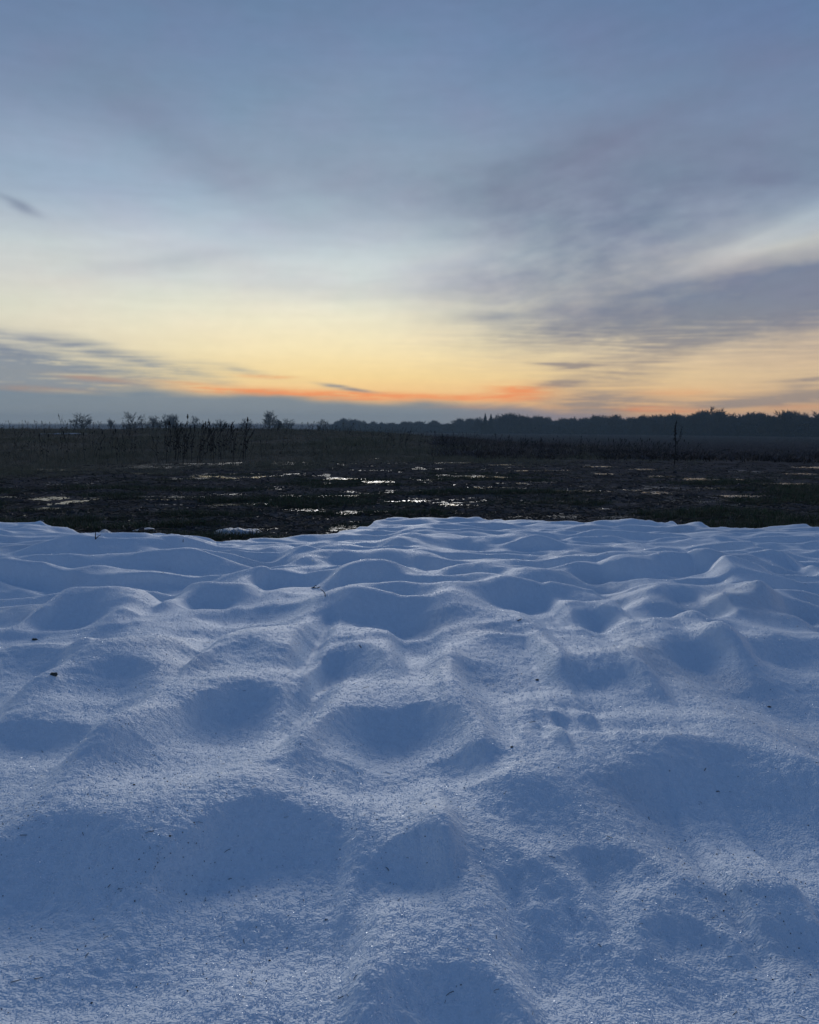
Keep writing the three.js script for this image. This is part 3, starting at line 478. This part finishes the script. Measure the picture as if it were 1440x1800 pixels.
{ // trodden clods and rotting stalks that lie about in the mud
  const r = rng(19), L = [[], []], K = [[], []], S = [];
  for (let n = 0; n < 26000; n++) {
    const b = -30 + 60 * r(), d = 4.25 * Math.pow(17.5 / 4.25, r()), x = Math.sin(b * D2R) * d, z = -Math.cos(b * D2R) * d; if (d < snowEdge(b) + .03) continue;
    let wet = 0; for (const p of POOLS) { const u = (x - p.x) / p.rx, v = (z - p.z) / p.rz; if (u * u + v * v < 0.9) { wet = 1; break; } } if (wet && r() < .9) continue;
    const y = ground(x, z, d, b);
    if (n % 3) { const k = n % 2, s = 0.006 + 0.022 * r() * r() * r(); L[k].push(placed(x, y, z, r() * 3, r() * 6, r() * 3, s * 1.3, s * .8, s)); const t = .7 + .6 * r(); K[k].push(C(.055 * t, .047 * t, .045 * t)); }
    else S.push(placed(x, y + .006, z, 0, r() * 6.28, (r() - .5) * .5, .6 + .9 * r()));
  }
  const mud = new THREE.MeshPhysicalMaterial({ color: 0xffffff, roughness: 0.7, specularIntensity: .5 }); mud.name = 'mud';
  [lump(3, .5, 1), lump(8, .6, 1)].forEach((g, k) => scatter('mud_clods', g, mud, L[k], K[k]));
  const st = new Bits(); st.tube([[-.06, 0, 0], [0, .012, .01], [.07, .004, -.005]], .0035, .002, 3); scatter('dead_stalks', st.done(), new THREE.MeshStandardMaterial({ color: C(.055, .046, .034), roughness: .9 }), S);
}

// ------------------------------------------------------------------ tall dead weeds
const weedM = new THREE.MeshStandardMaterial({ color: C(0.022, 0.019, 0.016), roughness: 0.95 }); weedM.name = 'dead_weed_stem';
const seedM = new THREE.MeshStandardMaterial({ color: C(0.026, 0.020, 0.016), roughness: 1 }); seedM.name = 'dead_seed';
// one metre tall; bend: sideways droop of the top; side: number of side shoots; head: length of the seed head
function weed(seed, { bend = .1, side = 3, head = .25, thick = .0065, fat = .013 } = {}) {
  const r = rng(seed), stem = new Bits(), seeds = new Bits(), leaves = new Bits();
  const at = (t) => [bend * t * t + .012 * Math.sin(t * 9 + seed), t * (1 - .2 * Math.abs(bend) * t), .012 * Math.cos(t * 7 + seed) * t];
  stem.tube([0, .2, .4, .6, .8, 1].map((t) => at(t - (t === 0 ? .03 : 0))), thick, thick * .45, 5);
  const shoot = (t, a, L, up) => { const p = at(t), q = [p[0] + Math.cos(a) * L * .6, p[1] + L * up * .6, p[2] + Math.sin(a) * L * .6], e = [q[0] + Math.cos(a) * L * .3, q[1] + L * up * .6, q[2] + Math.sin(a) * L * .3]; stem.tube([p, q, e], thick * .5, thick * .25, 3); return [p, q, e]; };
  const knob = (p, s) => { const k = [0, 1, 2, 3].map(() => [p[0] + (r() - .5) * s, p[1] + (r() - .5) * s * 1.4, p[2] + (r() - .5) * s]); seeds.tri(k[0], k[1], k[2]); seeds.tri(k[1], k[2], k[3]); seeds.tri(k[0], k[2], k[3]); seeds.tri(k[0], k[1], k[3]); };
  for (let k = 0; k < side; k++) { const path = shoot(.3 + .4 * r(), r() * 6.28, .08 + .09 * r(), 1.3 + r()); for (let j = 0; j < 14; j++) { const t = j / 13, [p, q, e] = path, m = t < .5 ? p.map((v, c) => mix(v, q[c], t * 2)) : q.map((v, c) => mix(v, e[c], t * 2 - 1)); if (t > .35) knob(m, fat * 1.3); } }
  for (let j = 0; j < 40; j++) { const t = 1 - head * (j / 40), p = at(t), s = fat * (0.6 + 1.1 * Math.sin(j / 40 * 3.0)); knob([p[0] + (r() - .5) * s, p[1], p[2] + (r() - .5) * s], s * 1.5); }
  for (let k = 0; k < 4; k++) { const t = .1 + .5 * r(), p = at(t), a = r() * 6.28, L = .04 + .05 * r(), dx = Math.cos(a), dz = Math.sin(a); leaves.tri([p[0], p[1], p[2]], [p[0] + dx * L * .6 - dz * .007, p[1] + .02, p[2] + dz * L * .6 + dx * .007], [p[0] + dx * L, p[1] - L * .6, p[2] + dz * L]); }
  return { stem: stem.done(), seed_head: seeds.done(), leaf: leaves.done() };
}
const WEEDS = { straight: weed(1, { bend: .05, side: 2, head: .12 }), nodding: weed(2, { bend: .38, side: 1, head: .30, fat: .012 }), branched: weed(3, { bend: -.1, side: 6, head: .2 }), spike: weed(4, { bend: .03, side: 3, head: .6, fat: .022, thick: .014 }), leaning: weed(5, { bend: .7, side: 2, head: .2 }) };
const protoWeed = {};
function weedAt(kind, label, px, topPy, dist, group, tilt = 0, turn) {
  const [x, z] = away(px, dist), y = ground(x, z), v = ray(px, topPy), h = Math.max(.15, EYE + v[1] / Math.hypot(v[0], v[2]) * dist - y), W = WEEDS[kind];
  const a = turn ?? (px * 0.7) % 1.2 - .6;
  if (!protoWeed[kind]) { const o = thing('dead_weed', label, 'weed', [x, y, z], a, group); part(o, 'stem', W.stem, weedM); part(o, 'seed_heads', W.seed_head, seedM).userData.kind = 'stuff'; part(o, 'leaves', W.leaf, seedM).userData.kind = 'stuff'; o.scale.setScalar(h); o.rotation.z = tilt; protoWeed[kind] = o; return o; }
  const o = again(protoWeed[kind], 'dead_weed', label, [x, y, z], a, h, tilt); if (dist > 24) o.scale.set(h * 1.7, h, h * 1.7); delete o.userData.group; if (group) o.userData.group = group; return o;
}
weedAt('spike', 'tallest bushy-headed dead weed at right, dark before the woods', 1189, 739, 16.5, null, 0.03);
weedAt('straight', 'tall thin upright weed on the skyline left of the bent ones', 327, 727, 20, null, 0);
weedAt('branched', 'tufted weed standing high on the left skyline near the round tree', 108, 726, 30, null, 0);
weedAt('leaning', 'weed leaning far to the right at the end of the right clump', 1238, 768, 16.8, null, -0.35, 0);
weedAt('leaning', 'weed arching low to the right in the middle of the right clump', 1140, 768, 17, null, -0.6, 0);
weedAt('branched', 'thin branched stem alone in the mud, taller of two near the left', 318, 841, 8.6, null, 0.05);
weedAt('straight', 'bare straight stem alone in the mud, beside the branched one', 309, 862, 7.6, null, 0);
weedAt('nodding', 'crooked dead stem standing in the grass left of the middle', 486, 768, 17.5, null, -0.2);
weedAt('branched', 'low cross-branched dry weed right of the left snow patch', 277, 762, 17, null, .1);
weedAt('branched', 'thin dead weed stem alone just beyond the middle puddles', 760, 788, 13.5, null, -0.1);
const G1 = 'dead weeds of the tall left clump';
const crestWeed = (px) => px < 120 ? 'short dead weed on the skyline left of the round bare tree' : px < 215 ? 'dead weed on the skyline between the round tree and the wide fan tree' : px < 300 ? 'dead weed on the skyline between the fan tree and the tall clump' : px < 400 ? 'bent dead weed against the sky above the tall weed clump' : px < 465 ? 'slanting dead weed on the skyline just left of the tallest tree' : px < 545 ? 'slanting dead weed at the foot of the tallest skyline tree' : 'low dead weed on the sloping skyline left of the far woods';
const edgeWeed = (px) => px < 760 ? 'thin dead weed on the slope before the pale left stretch of woods' : px < 850 ? 'dead weed before the misty woods left of the fir pair' : px < 940 ? 'dead weed standing before the woods below the high grove' : px < 1060 ? 'slanted dead weed right of the high grove, along the grass edge' : px < 1165 ? 'dead weed in the grass just left of the bushy-headed tall weed' : 'dead weed in the grass just right of the bushy-headed tall weed';
{ const r = rng(41), kinds = ['straight', 'nodding', 'straight', 'branched'];
  for (let n = 0; n < 72; n++) { const px = 288 + 145 * Math.pow(r(), 1.15); weedAt(kinds[n % 4], 'tall dead weed in the dense clump left of the middle skyline tree', px, 738 + 24 * r() - (r() < .2 ? 10 : 0), 16.5 + 6 * r(), G1, -0.18 * r()); }
  for (let n = 0; n < 110; n++) { const px = -20 + 640 * r(); weedAt(kinds[(n * 3) % 4], crestWeed(px), px, (px < 130 ? 736 : 738) + 9 * r() * (1 - .3 * r()), 32 + 7 * r(), crestWeed(px).replace('weed', 'weeds'), px > 330 ? -.12 - .35 * r() : .2 * (r() - .5)); }
  for (let n = 0; n < 78; n++) { const px = 640 + 590 * r(); weedAt(kinds[(n * 5) % 4], edgeWeed(px), px, poly([[640, 748], [800, 758], [900, 762], [1000, 764], [1230, 770]], px) + 14 * r(), mix(26, 17, sstep(640, 950, px)) + 3 * r(), edgeWeed(px).replace('weed', 'weeds'), -.1 - .4 * r() * r()); }
  for (let n = 0; n < 30; n++) { const px = 20 + 220 * r(); weedAt(kinds[(n * 7) % 4], 'dead weed in the rough grass in front of the left rise', px, 752 + 16 * r(), 16 + 8 * r(), 'dead weeds before the left rise', .3 * (r() - .5)); } }
{ // the smaller stems nobody could count
  const r = rng(43), L = [[], []];
  for (let n = 0; n < 2600; n++) { const b = -30 + 48 * r(), dc = poly(CREST_AT, b), d = r() < .55 ? dc * (0.84 + .2 * r()) : mudEnd(b) + 1 + (dc - mudEnd(b)) * r(), x = Math.sin(b * D2R) * d, z = -Math.cos(b * D2R) * d; if (fbm(x * .3, z * .3 + 4, 2) < -.25) continue; L[n % 2].push(placed(x, ground(x, z, d, b) - .02, z, (r() - .5) * .5, r() * 6.28, -.3 * r(), .16 + .34 * r() * r() + .06 * r())); }
  ['straight', 'nodding'].forEach((k, n) => scatter('dead_stems', mergeGeometries([WEEDS[k].stem, WEEDS[k].seed_head]), weedM, L[n]));
}

// ------------------------------------------------------------------ left-over snow lying on the mud
function snowLens(px, py, w, dpt, h, label, seed, level = 0) {
  const [x, z, t] = spot(px, py, level), W = w * t / F / 2, bx = Math.atan2(x, -z);
  const rings = 14, seg = 56, b = new Bits();
  for (let j = 0; j <= rings; j++) for (let i = 0; i < seg; i++) { const a = i / seg * 6.2832, u = j / rings, ed = 1 + .22 * fbm(Math.cos(a) * 1.3 + seed, Math.sin(a) * 1.3, 3), X = Math.cos(a) * u * W * ed, Z = Math.sin(a) * u * dpt * ed; b.p.push(X, h * Math.sqrt(Math.max(0, 1 - Math.pow(u, 3))) * (0.75 + .55 * fbm(X * 9 + seed, Z * 9, 3)) - (j === rings ? .03 : 0), Z); }
  for (let j = 0; j < rings; j++) for (let i = 0; i < seg; i++) { const a = j * seg + i, c = j * seg + (i + 1) % seg; b.i.push(a, c, a + seg, c, c + seg, a + seg); }
  const g = b.done(), n = g.attributes.position.count, k = new Float32Array(n * 3), r = rng(seed); for (let i = 0; i < n; i++) { const s = r() < .12 ? .55 : 1; k[i * 3] = .42 * s; k[i * 3 + 1] = .46 * s; k[i * 3 + 2] = .5 * s; } g.setAttribute('color', new THREE.BufferAttribute(k, 3));
  return solid('snow_patch', g, iceM, label, 'snow patch', [x, ground(x, z) - .012, z], -bx);
}
const iceM = new THREE.MeshPhysicalMaterial({ vertexColors: true, roughness: .6, ior: 1.31 }); iceM.name = 'wet_old_snow';
snowLens(76, 921, 17, .05, .03, 'tiny lump of snow on the mud at the left edge of the snowfield', 1);
snowLens(186, 944, 22, .09, .05, 'small white snow lobe beside the dark twig at the snow edge', 2);
snowLens(254, 939, 40, .06, .028, 'small oval snow remnant lying alone on the mud', 3);
snowLens(415, 942, 92, .17, .06, 'largest leftover slab of snow on the mud by the snow edge', 4);
snowLens(360, 951, 12, .04, .025, 'smallest snow crumb in the gap left of the largest slab', 5);
snowLens(112, 778, 78, .42, .06, 'long thin patch of snow far off in the grass at left', 6, land(-9, -21, 22.8, -23));

// ------------------------------------------------------------------ things that lie on the snow
const twigM = new THREE.MeshStandardMaterial({ color: C(0.020, 0.017, 0.015), roughness: .9 }); twigM.name = 'twig';
const clodM = new THREE.MeshStandardMaterial({ color: C(0.06, 0.062, 0.05), roughness: .95 }); clodM.name = 'mud';
function onSnow(px, py) { let t = spot(px, py, SNOW)[2]; const d = ray(px, py); for (let k = 0.55; k < 6.5; k += 0.002) { const x = d[0] * k, z = d[2] * k; if (EYE + d[1] * k < snowTop(x, z)) { t = k; break; } } const x = d[0] * t, z = d[2] * t; return [x, snowTop(x, z), z, t / F]; }   // last: metres per photograph pixel there
function twig(px, py, pts, r, label, name = 'twig', branches = []) { const [x, y, z, s] = onSnow(px, py), b = new Bits(); b.tube(pts.map(([u, v, w = 0]) => [u * s, v * s, w * s]), r * s, r * s * .6, 5); const o = solid(name, b.done(), twigM, label, 'twig', [x, y, z]); for (const q of branches) { const c = new Bits(); c.tube(q.map(([u, v, w = 0]) => [u * s, v * s, w * s]), r * s * .7, r * s * .4, 4); part(o, 'side_shoot', c.done(), twigM); } return o; }
function clod(px, py, w, h, seed, label, cat = 'clod', name = 'mud_clod', m = clodM) { const [x, y, z, s] = onSnow(px, py), g = lump(seed, .5, 2); g.scale(w * s / 2, h * s * .7, w * s / 2.4); return solid(name, g, m, label, cat, [x, y + h * s * .05, z]); }
twig(572, 1048, [[0, -3], [-.5, 4], [-3, 9, 1], [-8, 12, 2]], .9, 'thin dark twig arching out of the snow in the middle distance');
twig(553, 1034, [[-8, -1], [-3, 1], [4, 0], [9, 2]], 1.1, 'dark flattened twig lying on the ridge left of the arched twig', 'twig', [[[-2, 1], [1, 4], [4, 5]]]);
twig(634, 1139, [[2, -2], [0, 2], [-3, 6]], .9, 'short stub of twig at the near rim of the eye-shaped hollow');
twig(168, 948, [[0, -6], [0, 6], [1, 14]], 1.0, 'dark forked twig standing in the left snow edge', 'twig', [[[0, 0], [5, 5], [9, 7]], [[0, -1], [-5, 0], [-8, -2]]]);
twig(913, 1091, [[-4, -1], [0, 1], [4, 3]], .9, 'short dark straw on the broad slope right of the middle');
twig(322, 953, [[0, -3], [0, 2], [.5, 5]], .7, 'tiny upright stub at the snow edge, left of centre');
twig(1238, 1355, [[-2, -3], [0, 0], [3, 5]], .8, 'thin dark stem on the dark slope at right');
twig(1262, 1393, [[-3, 0], [0, 1.5], [3, 1]], .8, 'small dark chip of stem below the thin one on the dark slope');
clod(61, 1125, 8, 4, 2, 'small dark mud clod sunk in the snow at left, upper of two');
clod(95, 1186, 11, 6, 4, 'grey-green mud clod sunk in the snow at left, lower of two');
clod(900, 1314, 5, 4, 6, 'round black pebble on the snow right of centre', 'pebble', 'pebble');
clod(1352, 1243, 6, 2, 9, 'dark crumb of leaf on the snow near the right edge', 'leaf', 'dead_leaf', twigM);
clod(945, 1196, 7, 3, 12, 'dark crumb of earth inside the stained hollow right of centre', 'earth crumb', 'earth_crumb');
clod(299, 1470, 3.5, 3, 14, 'black grit grain at the edge of the big shaded hollow, left', 'grit', 'grit_grain');
clod(236, 1380, 3.5, 3, 15, 'black grit grain on the snow below the left slope', 'grit', 'grit_grain');
clod(474, 1690, 3.5, 3, 16, 'black grit grain on the near snow, bottom left of centre', 'grit', 'grit_grain');
{ // grit and plant crumbs too small to count, and the coarse ice grains of the crust
  const r = rng(61), L = []; const stain = [[945, 1198, .09], [1300, 1540, .12], [1310, 1640, .10], [250, 1590, .14], [740, 1520, .1], [1290, 1230, .14], [200, 1370, .14], [30, 1440, .06], [290, 1530, .1]].map(([px, py, s]) => { const [x, , z] = onSnow(px, py); return [x, z, s]; });
  for (let n = 0; n < 5200; n++) { let x, z; if (n % 4 === 0) { const s = stain[Math.floor(r() * stain.length)], a = r() * 6.28, d = s[2] * Math.sqrt(-Math.log(1 - r() * .98)); x = s[0] + Math.cos(a) * d; z = s[1] + Math.sin(a) * d; } else { const b = -30 + 60 * r(), d = .7 * Math.pow(4.4 / .7, Math.sqrt(r())); x = Math.sin(b * D2R) * d; z = -Math.cos(b * D2R) * d; if (fbm(x * 2, z * 2 + 8, 3) < -.1 + .5 * (r() - .5)) continue; } if (Math.hypot(x, z) > snowEdge(Math.atan2(x, -z) / D2R) - .15) continue; const s = .0003 + .0008 * Math.pow(r(), 3); L.push(placed(x, snowTop(x, z) + s * .5, z, r() * 3, r() * 6, r() * 3, s * (1 + r()), s, s)); }
  scatter('dirt_specks', lump(21, .5, 0), twigM, L);
  const B = [], sp = new Bits(); sp.tube([[-1, 0, 0], [0, .12, .1], [1, 0, -.05]], .09, .06, 3);
  for (let n = 0; n < 420; n++) { const b = -29 + 58 * r(), d = .75 * Math.pow(4.3 / .75, r()), x = Math.sin(b * D2R) * d, z = -Math.cos(b * D2R) * d; if (d > snowEdge(b) - .12) continue; const s = .002 + .006 * r() * r(); B.push(placed(x, snowTop(x, z) + .0006, z, 0, r() * 6.28, (r() - .5) * .4, s, s * .8, s)); }
  scatter('plant_crumbs', sp.done(), twigM, B);
  const ice = new THREE.MeshPhysicalMaterial({ color: C(.90, .93, .97), roughness: .22, ior: 1.4 }); ice.name = 'ice_grain';
  const g = new THREE.OctahedronGeometry(1, 0), I = [];
  for (let n = 0; n < 260000; n++) { const b = -42 + 84 * r(), d = .62 * Math.pow(4.6 / .62, r()), x = Math.sin(b * D2R) * d, z = -Math.cos(b * D2R) * d; if (fbm(x * 3.2 + 4, z * 3.2, 3) < -.35 + .9 * r() * r()) continue; if (d > 3.6 && d > snowEdge(b) - .16) continue; const s = .0007 + .0011 * r() * r() + .0002 * d; I.push(placed(x, snowTop(x, z) - s * .15, z, r() * 6, r() * 6, r() * 6, s * (.6 + r()), s * (.5 + .6 * r()), s)); }
  scatter('ice_grains', g, ice, I);
}
renderer.render(scene, camera);
